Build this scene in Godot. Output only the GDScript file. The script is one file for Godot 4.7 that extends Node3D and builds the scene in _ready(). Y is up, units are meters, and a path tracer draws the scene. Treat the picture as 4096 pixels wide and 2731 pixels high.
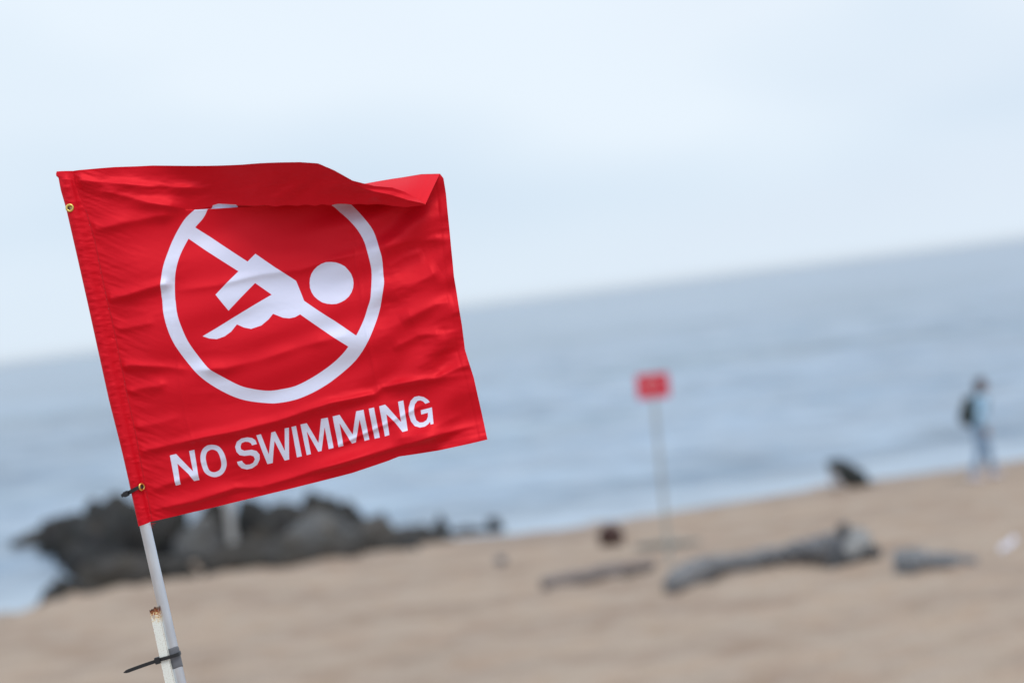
extends Node3D
# A red flag on a pole at the top of a beach, photographed with a short telephoto lens held at a tilt. Metres; the sea lies at y = 0.

var rng := RandomNumberGenerator.new()
var soft := FastNoiseLite.new()
var fine := FastNoiseLite.new()
var slack := FastNoiseLite.new()

# ---------------------------------------------------------------- helpers

func tag(o: Node3D, label: String, category: String, group := "", kind := "") -> Node3D:
	if label: o.set_meta("label", label)
	if category: o.set_meta("category", category)
	if group: o.set_meta("group", group)
	if kind: o.set_meta("kind", kind)
	return o

func thing(called: String, label: String, category: String, at := Vector3.ZERO, group := "") -> Node3D:
	var o := Node3D.new()
	o.name = called
	add_child(o, true)
	o.position = at
	tag(o, label, category, group)
	return o

func put(called: String, m: Mesh, mat: Material, parent: Node3D = self) -> MeshInstance3D:
	var o := MeshInstance3D.new()
	o.name = called
	o.mesh = m
	o.material_override = mat
	parent.add_child(o, true)
	return o

func lin(r: float, g: float, b: float) -> Color:
	return Color(r, g, b).linear_to_srgb()

func mat(c: Color, rough := 0.8, metal := 0.0) -> StandardMaterial3D:
	var m := StandardMaterial3D.new()
	m.albedo_color = c
	m.roughness = rough
	m.metallic = metal
	return m

func vmat(rough := 0.8) -> StandardMaterial3D:
	var m := mat(Color.WHITE, rough)
	m.vertex_color_use_as_albedo = true
	return m

func noise_tex(freq: float, octaves: int, lo: Color, hi: Color, s := 1, size := 512) -> NoiseTexture2D:
	var n := FastNoiseLite.new()
	n.seed = s
	n.frequency = freq
	n.fractal_octaves = octaves
	var t := NoiseTexture2D.new()
	t.width = size
	t.height = size
	t.seamless = true
	t.noise = n
	var g := Gradient.new()
	g.set_color(0, lo)
	g.set_color(1, hi)
	t.color_ramp = g
	return t

# a grid of points as one smooth sheet; rows x cols, row after row; keep(i, j) may leave a cell out
func sheet(p: PackedVector3Array, rows: int, cols: int, uv := PackedVector2Array(), col := PackedColorArray(), wrap := false, keep = null) -> ArrayMesh:
	var st := SurfaceTool.new()
	st.begin(Mesh.PRIMITIVE_TRIANGLES)
	for i in p.size():
		if uv.size(): st.set_uv(uv[i])
		if col.size(): st.set_color(col[i])
		st.add_vertex(p[i])
	for i in rows - 1:
		for j in (cols if wrap else cols - 1):
			if keep != null and not keep.call(i, j): continue
			var a := i * cols + j
			var b := i * cols + (j + 1) % cols
			var c := a + cols
			var d := b + cols
			for k in [a, b, c, b, d, c]: st.add_index(k)
	st.generate_normals()
	return st.commit()

# a tube of given centres and radii, closed at both ends
func tube(at: Array, radius: Array, sides := 12, squash := 1.0) -> ArrayMesh:
	var p := PackedVector3Array()
	var n := at.size()
	for i in n:
		var dir: Vector3 = (at[mini(i + 1, n - 1)] - at[maxi(i - 1, 0)]).normalized()
		var side := dir.cross(Vector3(0.13, 0.2, 1)).normalized()
		var up := side.cross(dir)
		for k in sides:
			var a := TAU * k / sides
			p.append(at[i] + (side * cos(a) + up * sin(a) * squash) * radius[i])
	var st := SurfaceTool.new()
	st.begin(Mesh.PRIMITIVE_TRIANGLES)
	for q in p: st.add_vertex(q)
	for i in n - 1:
		for k in sides:
			var a := i * sides + k
			var b := i * sides + (k + 1) % sides
			for x in [a, a + sides, b, b, a + sides, b + sides]: st.add_index(x)
	for e in 2:
		var base: int = 0 if e == 0 else (n - 1) * sides
		for k in sides - 2:
			var tri: Array = [base, base + k + 1, base + k + 2] if e == 0 else [base, base + k + 2, base + k + 1]
			for x in tri: st.add_index(x)
	st.generate_normals()
	return st.commit()

# a flat band of box section along a path; across[i] is the direction of its width
func band(at: Array, across: Array, width: Array, thick: float, closed := false) -> ArrayMesh:
	var st := SurfaceTool.new()
	st.begin(Mesh.PRIMITIVE_TRIANGLES)
	st.set_smooth_group(-1)
	var n := at.size()
	var ring := []
	for i in n:
		var prev: Vector3 = at[(i - 1 + n) % n] if closed or i > 0 else at[i]
		var next: Vector3 = at[(i + 1) % n] if closed or i < n - 1 else at[i]
		var dir := (next - prev).normalized()
		var w: Vector3 = across[i].normalized()
		var t := dir.cross(w).normalized() * thick * 0.5
		w *= width[i] * 0.5
		ring.append([at[i] + w + t, at[i] + w - t, at[i] - w - t, at[i] - w + t])
	for i in (n if closed else n - 1):
		var a: Array = ring[i]
		var b: Array = ring[(i + 1) % n]
		for k in 4:
			var l := (k + 1) % 4
			for v in [a[k], b[k], a[l], a[l], b[k], b[l]]: st.add_vertex(v)
	if not closed:
		var f: Array = ring[0]
		var g: Array = ring[n - 1]
		for v in [f[0], f[1], f[2], f[0], f[2], f[3], g[0], g[2], g[1], g[0], g[3], g[2]]: st.add_vertex(v)
	st.generate_normals()
	return st.commit()

func rounded_box(size: Vector3, r: float) -> ArrayMesh:
	var p := PackedVector3Array()
	var sides := 24
	var levels := [[-1.0, -r], [-1.0, 0.0], [1.0, 0.0], [1.0, -r]]
	for lv in levels:
		for k in sides:
			var a := TAU * (k + 0.5) / sides
			var c := Vector2(cos(a), sin(a))
			var h := Vector2(size.x, size.y) * 0.5 - Vector2(r, r)
			var q := Vector2(signf(c.x) * h.x, signf(c.y) * h.y) + c * (r + minf(lv[1], 0.0) * 0.5)
			p.append(Vector3(q.x, q.y, lv[0] * size.z * 0.5))
	var st := SurfaceTool.new()
	st.begin(Mesh.PRIMITIVE_TRIANGLES)
	st.set_smooth_group(-1)
	for i in 3:
		for k in sides:
			var l := (k + 1) % sides
			for x in [i * sides + k, i * sides + l, (i + 1) * sides + k, (i + 1) * sides + k, i * sides + l, (i + 1) * sides + l]: st.add_vertex(p[x])
	for k in sides - 2:
		for x in [0, k + 2, k + 1]: st.add_vertex(p[x])
		for x in [0, k + 1, k + 2]: st.add_vertex(p[3 * sides + x])
	st.generate_normals()
	return st.commit()

# a surface of revolution about z
func lathe(profile: Array, sides := 32) -> ArrayMesh:
	var p := PackedVector3Array()
	for q in profile:
		for k in sides:
			var a := TAU * k / sides
			p.append(Vector3(q.x * cos(a), q.x * sin(a), q.y))
	return sheet(p, profile.size(), sides, PackedVector2Array(), PackedColorArray(), true)

# ---- bodies: tapered capsules joined by a smooth minimum, meshed by surface nets
# a bone is [from, to, radius from, radius to, colour]
func capsule(p: Vector3, b: Array) -> float:
	var ab: Vector3 = b[1] - b[0]
	var t := clampf((p - b[0]).dot(ab) / maxf(ab.length_squared(), 1e-9), 0.0, 1.0)
	return p.distance_to(b[0] + ab * t) - lerpf(b[2], b[3], t)

func body(bones: Array, cell: float, blend: float, st: SurfaceTool) -> void:
	var lo := Vector3.INF
	var hi := -Vector3.INF
	for b in bones:
		for e in 2:
			var r: Vector3 = Vector3.ONE * (b[2 + e] + cell * 3.0)
			lo = lo.min(b[e] - r)
			hi = hi.max(b[e] + r)
	var n := Vector3i(((hi - lo) / cell).ceil()) + Vector3i.ONE
	var sum := PackedFloat32Array()
	sum.resize(n.x * n.y * n.z)
	var sharp := 1.0 / blend
	for b in bones:
		var r: float = maxf(b[2], b[3]) + maxf(blend * 3.0, cell * 2.5)
		var f := Vector3i(((b[0].min(b[1]) - Vector3.ONE * r - lo) / cell).floor()).clamp(Vector3i.ZERO, n - Vector3i.ONE)
		var t := Vector3i(((b[0].max(b[1]) + Vector3.ONE * r - lo) / cell).ceil()).clamp(Vector3i.ZERO, n - Vector3i.ONE)
		for x in range(f.x, t.x + 1):
			for y in range(f.y, t.y + 1):
				for z in range(f.z, t.z + 1):
					var d := capsule(lo + Vector3(x, y, z) * cell, b)
					if d < r: sum[(x * n.y + y) * n.z + z] += exp(-maxf(d, -blend * 12.0) * sharp)
	var made := {}
	var at := PackedVector3Array()
	var corner := [Vector3i(0, 0, 0), Vector3i(0, 0, 1), Vector3i(0, 1, 0), Vector3i(0, 1, 1), Vector3i(1, 0, 0), Vector3i(1, 0, 1), Vector3i(1, 1, 0), Vector3i(1, 1, 1)]
	var edge := [[0, 1], [2, 3], [4, 5], [6, 7], [0, 2], [1, 3], [4, 6], [5, 7], [0, 4], [1, 5], [2, 6], [3, 7]]
	var val := [0.0, 0.0, 0.0, 0.0, 0.0, 0.0, 0.0, 0.0]
	for x in n.x - 1:
		for y in n.y - 1:
			for z in n.z - 1:
				var i := (x * n.y + y) * n.z + z
				var ins := 0
				for k in 8:
					var c: Vector3i = corner[k]
					var v := sum[i + (c.x * n.y + c.y) * n.z + c.z]
					val[k] = v
					if v > 1.0: ins += 1
				if ins == 0 or ins == 8: continue
				var s := Vector3.ZERO
				var m := 0
				for e in edge:
					var a: float = val[e[0]]
					var b: float = val[e[1]]
					if (a > 1.0) == (b > 1.0): continue
					var da := -log(maxf(a, 1e-6))
					var db := -log(maxf(b, 1e-6))
					s += Vector3(corner[e[0]]).lerp(Vector3(corner[e[1]]), clampf(da / (da - db), 0.0, 1.0))
					m += 1
				made[i] = at.size()
				at.append(lo + (Vector3(x, y, z) + s / m) * cell)
	var first: int = st.get_meta("count", 0)
	for p in at:
		var best := INF
		var c := Color.WHITE
		for b in bones:
			var d := capsule(p, b)
			if d < best:
				best = d
				c = b[4]
		st.set_color(c)
		st.add_vertex(p)
	st.set_meta("count", first + at.size())
	var step := [n.y * n.z, n.z, 1]
	for i in made:
		for ax in 3:
			var u: int = step[(ax + 1) % 3]
			var w: int = step[(ax + 2) % 3]
			var s0 := sum[i]
			var s1 := sum[i + step[ax]]
			if (s0 > 1.0) == (s1 > 1.0): continue
			if not (made.has(i - u) and made.has(i - w) and made.has(i - u - w)): continue
			var q := [made[i], made[i - u], made[i - u - w], made[i - w]]
			if s0 > 1.0: q.reverse()
			for k in [0, 1, 2, 0, 2, 3]: st.add_index(first + q[k])

func flesh(parts: Array) -> ArrayMesh:       # parts: [bones, cell, blend]
	var st := SurfaceTool.new()
	st.begin(Mesh.PRIMITIVE_TRIANGLES)
	for q in parts: body(q[0], q[1], q[2], st)
	st.generate_normals()
	return st.commit()

# ---- the lie of the land
var coast_x := [-60.0, -20.0, -9.4, -8.7, -7.9, -5.0, -2.6, -0.4, 2.2, 5.5, 9.6, 30.0, 90.0]
var coast_z := [-20.0, -31.4, -34.2, -34.5, -38.2, -38.6, -37.6, -36.5, -36.9, -38.0, -38.7, -42.5, -52.0]
var beach_s := [-90.0, -3.0, 0.0, 3.0, 8.0, 13.0, 18.0, 23.0, 28.0, 32.0, 36.0, 60.0, 400.0]
var beach_h := [-6.0, -0.25, 0.0, 0.15, 0.36, 0.52, 0.72, 1.0, 1.5, 2.05, 2.4, 2.6, 3.4]

func table(x: float, xs: Array, ys: Array) -> float:
	var n := xs.size()
	var i := 0
	while i < n - 2 and x > xs[i + 1]: i += 1
	return ys[i] + (ys[i + 1] - ys[i]) * (x - xs[i]) / (xs[i + 1] - xs[i])

func inland(x: float, z: float) -> float:
	return (z - table(x, coast_x, coast_z)) * 0.97

func ground(x: float, z: float) -> float:
	return table(inland(x, z), beach_s, beach_h)

func boulder(size: Vector3, s: int, cuts := 9, rough := 0.10, pale := 1.0) -> ArrayMesh:
	var r := RandomNumberGenerator.new()
	r.seed = s
	var planes := []
	for i in cuts:
		var d := Vector3(r.randfn(), r.randfn() * 0.8 + 0.25, r.randfn()).normalized()
		planes.append([d, r.randf_range(0.55, 0.85)])
	var n := FastNoiseLite.new()
	n.seed = s
	n.frequency = 1.1
	n.fractal_octaves = 4
	var rows := 20
	var cols := 30
	var p := PackedVector3Array()
	var c := PackedColorArray()
	var tone := r.randf_range(0.8, 1.2) * pale
	var rust := r.randf_range(0.2, 1.0)
	for i in rows:
		for j in cols:
			var th := PI * i / (rows - 1)
			var ph := TAU * j / cols
			var d := Vector3(sin(th) * cos(ph), cos(th), sin(th) * sin(ph))
			var len := 1.0
			for q in planes:
				var k: float = d.dot(q[0])
				if k > 0.05: len = minf(len, q[1] / k)
			len *= 1.0 + rough * n.get_noise_3dv(d * 1.6) + rough * 0.5 * n.get_noise_3dv(d * 5.0)
			p.append(d * len * size * 0.58)
			var v := (0.033 + 0.026 * n.get_noise_3dv(d * 3.0 + Vector3(9, 0, 0))) * tone
			var moss := smoothstep(0.1, 0.5, n.get_noise_3dv(d * 1.3 + Vector3(0, 7, 0)))
			c.append(Color(v, v * 1.03, v * 1.08).lerp(Color(0.050, 0.040, 0.030) * tone, clampf(moss * 0.6 + rust * 0.35, 0.0, 1.0)))
	return sheet(p, rows, cols, PackedVector2Array(), c, true)

# ---------------------------------------------------------------- the scene

func _ready() -> void:
	rng.seed = 7
	soft.seed = 11
	soft.frequency = 1.0
	soft.fractal_octaves = 3
	slack.seed = 17
	slack.frequency = 1.0
	slack.fractal_octaves = 1
	fine.seed = 5
	fine.frequency = 1.0
	fine.fractal_octaves = 2
	camera_sky_sun()
	sea_and_sand()
	jetty()
	flag_and_pole()
	beach_things()
	walker()
	dog()

func camera_sky_sun() -> void:
	var cam := Camera3D.new()
	cam.name = "camera"
	add_child(cam)
	cam.position = Vector3(0, 4.2, 0)
	cam.rotation_degrees = Vector3(-1.119, 0, -6.98)
	var a := CameraAttributesPhysical.new()
	a.frustum_focal_length = 70.0
	a.frustum_focus_distance = 4.02
	a.exposure_aperture = 1.7
	a.frustum_near = 0.1
	a.frustum_far = 40000.0
	cam.attributes = a
	cam.fov = rad_to_deg(2.0 * atan(36.0 * 682.0 / 1024.0 / 2.0 / 70.0))
	cam.near = 0.1
	cam.far = 40000.0
	cam.current = true
	var e := Environment.new()
	e.background_mode = Environment.BG_SKY
	e.tonemap_mode = Environment.TONE_MAPPER_LINEAR
	e.tonemap_exposure = 1.0
	e.sdfgi_enabled = true
	e.ssao_enabled = true
	e.ssil_enabled = true
	# an overcast sky: soft layers of cloud, brighter where they are thin
	var n := FastNoiseLite.new()
	n.seed = 21
	n.frequency = 1.0
	n.fractal_octaves = 3
	n.fractal_gain = 0.42
	var w := 1024
	var h := 512
	var im := Image.create(w, h, false, Image.FORMAT_RGBF)
	for j in h:
		var el := PI * (0.5 - (j + 0.5) / h)
		for i in w:
			var az := TAU * ((i + 0.5) / w - 0.5)
			var d := Vector3(sin(az) * cos(el), sin(el) * 2.6, -cos(az) * cos(el))
			var v := n.get_noise_3dv(d * 2.3 + Vector3(4.0, 1.5, 0.0))
			var u := n.get_noise_3dv(d * 1.1 + Vector3(-7.0, 3.0, 2.0))
			var low := smoothstep(0.075, -0.01, el)
			var c := Color(0.81, 0.905, 0.995).lerp(Color(0.735, 0.84, 0.945), low)
			c = c.lerp(Color(0.655, 0.79, 0.925), clampf(0.15 - v * 1.5, 0.0, 0.9) * (1.0 - low))
			c = c.lerp(Color(0.75, 0.82, 0.93), smoothstep(0.05, 0.4, u) * 0.7 * (1.0 - low))
			var bright := (1.0 + 0.03 * v) * (1.0 + 0.5 * smoothstep(0.15, 1.0, sin(maxf(el, 0.0))))
			if el < 0.0: c = c.lerp(Color(0.36, 0.38, 0.42), smoothstep(0.0, 0.2, -el))
			im.set_pixel(i, j, Color(c.r * bright, c.g * bright, c.b * bright))
	var sky := Sky.new()
	var pm := PanoramaSkyMaterial.new()
	pm.panorama = ImageTexture.create_from_image(im)
	sky.sky_material = pm
	e.sky = sky
	e.background_energy_multiplier = 1.0
	var we := WorldEnvironment.new()
	we.name = "world"
	we.environment = e
	add_child(we)
	var sun := DirectionalLight3D.new()
	sun.name = "sun"
	sun.light_energy = 0.38
	sun.light_angular_distance = 20.0
	sun.light_color = Color(1.0, 0.97, 0.93)
	sun.shadow_enabled = true
	add_child(sun)
	sun.look_at_from_position(Vector3(5, 17, 10), Vector3.ZERO)

func sea_and_sand() -> void:
	# the beach: cells small where the lens sees them, growing outwards
	var xs := []
	var x := -13.0
	while x < 13.0:
		xs.append(x)
		x += 0.14
	var step := 0.2
	var left := -13.0
	var right := x
	while right < 420.0:
		xs.append(right)
		left -= step
		xs.push_front(left)
		right += step
		step *= 1.22
	var zs := []
	var z := -47.0
	while z < -12.0:
		zs.append(z)
		z += 0.15
	step = 0.25
	while z < 300.0:
		zs.append(z)
		z += step
		step *= 1.15
	var p := PackedVector3Array()
	var c := PackedColorArray()
	for zz in zs:
		for xx in xs:
			var s := inland(xx, zz)
			var y := table(s, beach_s, beach_h)
			var dry := smoothstep(0.0, 3.0, s + soft.get_noise_2d(xx * 0.35, zz * 0.35) * 2.5)
			var near_amount: float = smoothstep(60.0, 30.0, absf(xx))
			y += (soft.get_noise_2d(xx * 0.30, zz * 0.45) * 0.06 + fine.get_noise_2d(xx * 1.3, zz * 1.3) * 0.06 + minf(fine.get_noise_2d(xx * 2.6 + 50.0, zz * 2.6) + 0.18, 0.0) * 0.16) * dry * near_amount
			p.append(Vector3(xx, y, zz))
			var k := 0.5 + 0.5 * soft.get_noise_2d(xx * 0.22 + 40.0, zz * 0.5)
			var q := 0.5 + 0.5 * fine.get_noise_2d(xx * 0.9 + 11.0, zz * 1.6)
			var rut := table(xx, [-40.0, -2.6, 0.4, 2.4, 4.7, 40.0], [-23.0, -20.93, -20.9, -20.4, -19.65, -10.0]) + 0.12 * soft.get_noise_2d(xx * 0.5, 3.0)
			var in_rut := exp(-pow((zz - rut) / 0.22, 2.0)) * near_amount
			p[p.size() - 1].y -= 0.05 * in_rut - 0.025 * exp(-pow((zz - rut - 0.5) / 0.2, 2.0)) * near_amount
			var sand := Color(0.396, 0.292, 0.218).lerp(Color(0.290, 0.204, 0.150), smoothstep(0.36, 0.66, k) * 0.9)
			sand = sand.lerp(Color(0.25, 0.185, 0.145), in_rut * 0.6)
			sand = sand.lerp(Color(0.395, 0.318, 0.255), smoothstep(0.3, 0.7, q) * 0.6)
			c.append(sand.lerp(Color(0.270, 0.205, 0.165), (1.0 - dry) * 0.85))
	var sm := vmat(0.95)
	var grain := noise_tex(0.03, 4, Color(0.86, 0.86, 0.86), Color(1, 1, 1), 3)
	sm.albedo_texture = grain
	sm.uv1_triplanar = true
	sm.uv1_world_triplanar = true
	sm.uv1_scale = Vector3.ONE * 0.8
	tag(put("sand", sheet(p, zs.size(), xs.size(), PackedVector2Array(), c), sm), "damp tan sand beach sloping down to the sea", "beach", "", "structure")

	# the sea: rows that widen with distance, out to the horizon
	var sp := PackedVector3Array()
	var sc := PackedColorArray()
	var rows := 0
	var cols := 260
	var d := 24.0
	var wave := FastNoiseLite.new()
	wave.seed = 31
	wave.frequency = 1.0
	wave.fractal_octaves = 3
	while d < 30000.0:
		rows += 1
		for j in cols:
			var t := 2.0 * j / (cols - 1) - 1.0
			var xx := d * (t * 0.42 + signf(t) * pow(absf(t), 5.0) * 4.0)
			var zz := -d
			var fade := smoothstep(500.0, 80.0, d)
			var sea := -inland(xx, zz)
			var shallow := smoothstep(0.0, 6.0, sea)
			var swell := sin((zz + xx * 0.22) * 0.62 + 3.0 * wave.get_noise_2d(xx * 0.03, zz * 0.03)) * 0.16
			var chop := wave.get_noise_2d(xx * 0.16, zz * 0.42) * 0.22 + wave.get_noise_2d(xx * 0.6 + 9.0, zz * 1.3) * 0.07
			var y := (swell + chop) * fade * shallow + 0.02
			sp.append(Vector3(xx, y, zz))
			var band := wave.get_noise_2d(xx * 0.018 + 5.0, zz * 0.075)
			var tone := Color(0.218, 0.280, 0.358).lerp(Color(0.172, 0.230, 0.300), smoothstep(-0.1, 0.45, band) * 0.55)
			tone = tone.lerp(Color(0.165, 0.228, 0.275), smoothstep(0.1, 0.5, wave.get_noise_2d(xx * 0.012 - 30.0, zz * 0.05)) * 0.55)
			tone = tone * (1.0 + 0.30 * wave.get_noise_2d(xx * 0.30 + 7.0, zz * 0.55) * smoothstep(220.0, 50.0, d) + 0.20 * wave.get_noise_2d(xx * 0.11 + 17.0, zz * 0.22) * smoothstep(400.0, 60.0, d) + 0.22 * wave.get_noise_2d(xx * 0.02 + 3.0, zz * 0.018))
			var foam := smoothstep(0.18, 0.5, wave.get_noise_2d(xx * 0.10 + 60.0, zz * 0.5)) * smoothstep(40.0, 2.0, sea) * 0.25
			foam += smoothstep(2.6, 0.4, sea + wave.get_noise_2d(xx * 0.5, zz * 0.5) * 2.0) * 0.30
			sc.append(tone.lerp(Color(0.50, 0.60, 0.70), clampf(foam, 0.0, 0.8)))
		d += maxf(0.22, d * d / 30000.0 + d * 0.0022)
	var wm := vmat(0.32)
	wm.metallic_specular = 0.4
	var ripple := FastNoiseLite.new()
	ripple.seed = 8
	ripple.frequency = 0.02
	ripple.fractal_octaves = 4
	var rt := NoiseTexture2D.new()
	rt.width = 512
	rt.height = 512
	rt.seamless = true
	rt.as_normal_map = true
	rt.bump_strength = 6.0
	rt.noise = ripple
	wm.normal_enabled = true
	wm.normal_texture = rt
	wm.normal_scale = 0.7
	wm.uv1_triplanar = true
	wm.uv1_world_triplanar = true
	wm.uv1_scale = Vector3(0.12, 0.12, 0.3)
	tag(put("sea", sheet(sp, rows, cols, PackedVector2Array(), sc), wm), "grey blue sea reaching to the tilted horizon", "sea", "", "structure")

func jetty() -> void:
	# [name, x, z, width, top, bottom, depth, label]
	var rocks := [
		["big dark hump of a boulder, highest at the left end of the rock pile", -8.25, -39.5, 1.50, 1.38, -0.35, 1.5],
		["low rock at the far left tip of the pile, out in the water", -10.95, -44.0, 1.25, 0.56, -0.3, 1.0],
		["low wet rock just right of the far left tip, awash in the sea", -10.25, -43.2, 1.3, 0.66, -0.3, 1.1],
		["dark boulder forming the left shoulder below the tall hump", -9.45, -41.3, 1.35, 0.86, -0.35, 1.3],
		["wide front boulder of the pile left of the flag pole, on the sand", -7.30, -34.4, 1.70, 0.74, -0.25, 1.2, 1.6],
		["small tapering rock at the lower left foot of the pile by the water", -8.3, -34.4, 1.0, 0.40, -0.25, 0.7],
		["dark boulder behind the flag pole in the back row", -7.38, -39.3, 1.35, 1.08, -0.3, 1.3],
		["dark boulder with a pale grey top between flag pole and white post", -6.5, -38.5, 1.25, 0.76, -0.25, 1.0, 2.6],
		["long dark front boulder below the white post at the edge of the sand", -5.20, -34.4, 1.75, 0.62, -0.25, 1.1, 1.5],
		["dark boulder at the foot of the pile directly behind the flag pole", -6.30, -34.5, 1.05, 0.62, -0.25, 0.9],
		["back row boulder whose peak shows right under the flag's lower edge", -5.5, -39.6, 0.95, 0.98, -0.3, 1.1],
		["flat topped boulder behind the white post, right half of the pile", -4.85, -38.6, 1.25, 0.80, -0.3, 1.1],
		["tall square block standing highest in the right half of the pile", -4.16, -39.5, 1.05, 0.92, -0.3, 1.0],
		["lower block stepping down right of the tall square block", -3.55, -39.1, 0.70, 0.70, -0.3, 0.9],
		["paler grey slab slanting down to the right in front of the square block", -3.83, -35.8, 1.40, 0.86, -0.2, 0.8, 3.0],
		["dark front boulder below the slanting slab, touching the sand", -4.02, -34.4, 1.75, 0.66, -0.25, 1.1, 1.8],
		["grey brown rounded boulder closing the pile at its right end", -2.82, -35.2, 1.02, 0.68, -0.2, 0.9, 2.2],
		["low dark brown ledge running right from the pile at the waterline", -2.10, -36.2, 1.38, 0.40, -0.25, 0.7, 1.6],
		["small pointed rock rising out of the low brown ledge", -1.76, -37.7, 0.40, 0.36, -0.2, 0.45],
		["lone small pointed rock at the waterline, farthest right of all", -0.75, -37.0, 0.36, 0.30, -0.15, 0.40],
		["flat low rock between the brown ledge and the lone pointed rock", -1.26, -37.1, 0.65, 0.13, -0.15, 0.5],
		["small dark rock in the sand in front of the brown ledge", -2.30, -35.0, 0.52, 0.38, -0.1, 0.5],
		["back row boulder hidden partly by the flag's lower left corner", -6.4, -40.2, 1.05, 0.90, -0.3, 1.1],
		["dark boulder right of the white post's foot in the middle row", -5.15, -37.3, 0.95, 0.52, -0.3, 0.8],
		["low broad rock behind the left shoulder, half sunk in the water", -9.3, -42.4, 1.6, 0.60, -0.35, 1.2],
		["dark rock wedged between the hump and the wide front boulder", -8.5, -38.0, 1.2, 0.62, -0.35, 1.0],
	]
	var m := vmat(0.7)
	m.metallic_specular = 0.25
	m.heightmap_enabled = true
	m.heightmap_texture = noise_tex(0.02, 5, Color.BLACK, Color.WHITE, 9)
	m.heightmap_scale = 3.0
	m.uv1_triplanar = true
	m.uv1_scale = Vector3.ONE * 0.9
	for i in rocks.size():
		var r: Array = rocks[i]
		var size := Vector3(r[3], r[4] - r[5], r[6])
		var o := put("boulder", boulder(size, 100 + i * 7, 14, 0.26, r[7] if r.size() > 7 else 1.0), m)
		o.position = Vector3(r[1], (r[4] + r[5]) * 0.5, r[2])
		o.rotation.y = rng.randf_range(-0.25, 0.25)
		tag(o, r[0], "rock", "boulders of the rock jetty")
	# the white post that stands among the rocks
	var t := thing("white_post", "pale grey post standing among the dark rocks under the flag", "post", Vector3(-5.76, -0.2, -38.0))
	var post := put("post", rounded_box(Vector3(0.15, 2.6, 0.09), 0.01), mat(lin(0.36, 0.36, 0.36), 0.7), t)
	post.position = Vector3(0, 1.3, 0)

# ---------------------------------------------------------------- the flag

func _line(mm: Array) -> Dictionary:
	var p := PackedVector2Array()
	for i in mm.size() / 2: p.append(Vector2(mm[2 * i], mm[2 * i + 1]) * 0.001)
	var t := PackedFloat32Array([0.0])
	for i in p.size() - 1: t.append(t[i] + p[i].distance_to(p[i + 1]))
	for i in t.size(): t[i] /= t[t.size() - 1] if i < t.size() - 1 else 1.0
	t[t.size() - 1] = 1.0
	return {"p": p, "t": t}

func along(c: Dictionary, t: float) -> Vector2:
	var n: int = c.t.size()
	var i := 0
	while i < n - 2 and t > c.t[i + 1]: i += 1
	var k: float = (t - c.t[i]) / (c.t[i + 1] - c.t[i])
	return c.p[i] + (c.p[i + 1] - c.p[i]) * k

# fills a closed outline in the picture with smooth edges; points in thousandths of the picture's side
func paint(ink: PackedFloat32Array, size: int, mm: Array, sign := 1.0) -> void:
	var p := PackedVector2Array()
	for i in mm.size() / 2: p.append(Vector2(mm[2 * i], mm[2 * i + 1]) * 0.001 * size)
	var lo := size
	var hi := 0
	for q in p:
		lo = mini(lo, int(q.y))
		hi = maxi(hi, int(q.y) + 1)
	var n := p.size()
	for y in range(maxi(lo, 0), mini(hi + 1, size)):
		for sub in 4:
			var yy := y + (sub + 0.5) / 4.0
			var cut := []
			for i in n:
				var a := p[i]
				var b := p[(i + 1) % n]
				if (a.y <= yy) != (b.y <= yy): cut.append(a.x + (b.x - a.x) * (yy - a.y) / (b.y - a.y))
			cut.sort()
			for k in cut.size() / 2:
				var f: float = cut[2 * k]
				var t: float = cut[2 * k + 1]
				for x in range(maxi(int(f), 0), mini(int(t) + 1, size)):
					ink[y * size + x] += sign * 0.25 * (minf(t, x + 1.0) - maxf(f, float(x)))

func smooth_line(mm: Array, closed: bool) -> Array:
	var n := mm.size() / 2
	var out := []
	for i in (n if closed else n - 1):
		var q := []
		for k in 4:
			var j := i + k - 1
			j = (j + n) % n if closed else clampi(j, 0, n - 1)
			q.append(Vector2(mm[2 * j], mm[2 * j + 1]))
		for k in 4:
			var v: Vector2 = q[1].cubic_interpolate(q[2], q[0], q[3], k / 4.0)
			out.append(v.x)
			out.append(v.y)
	return out

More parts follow.
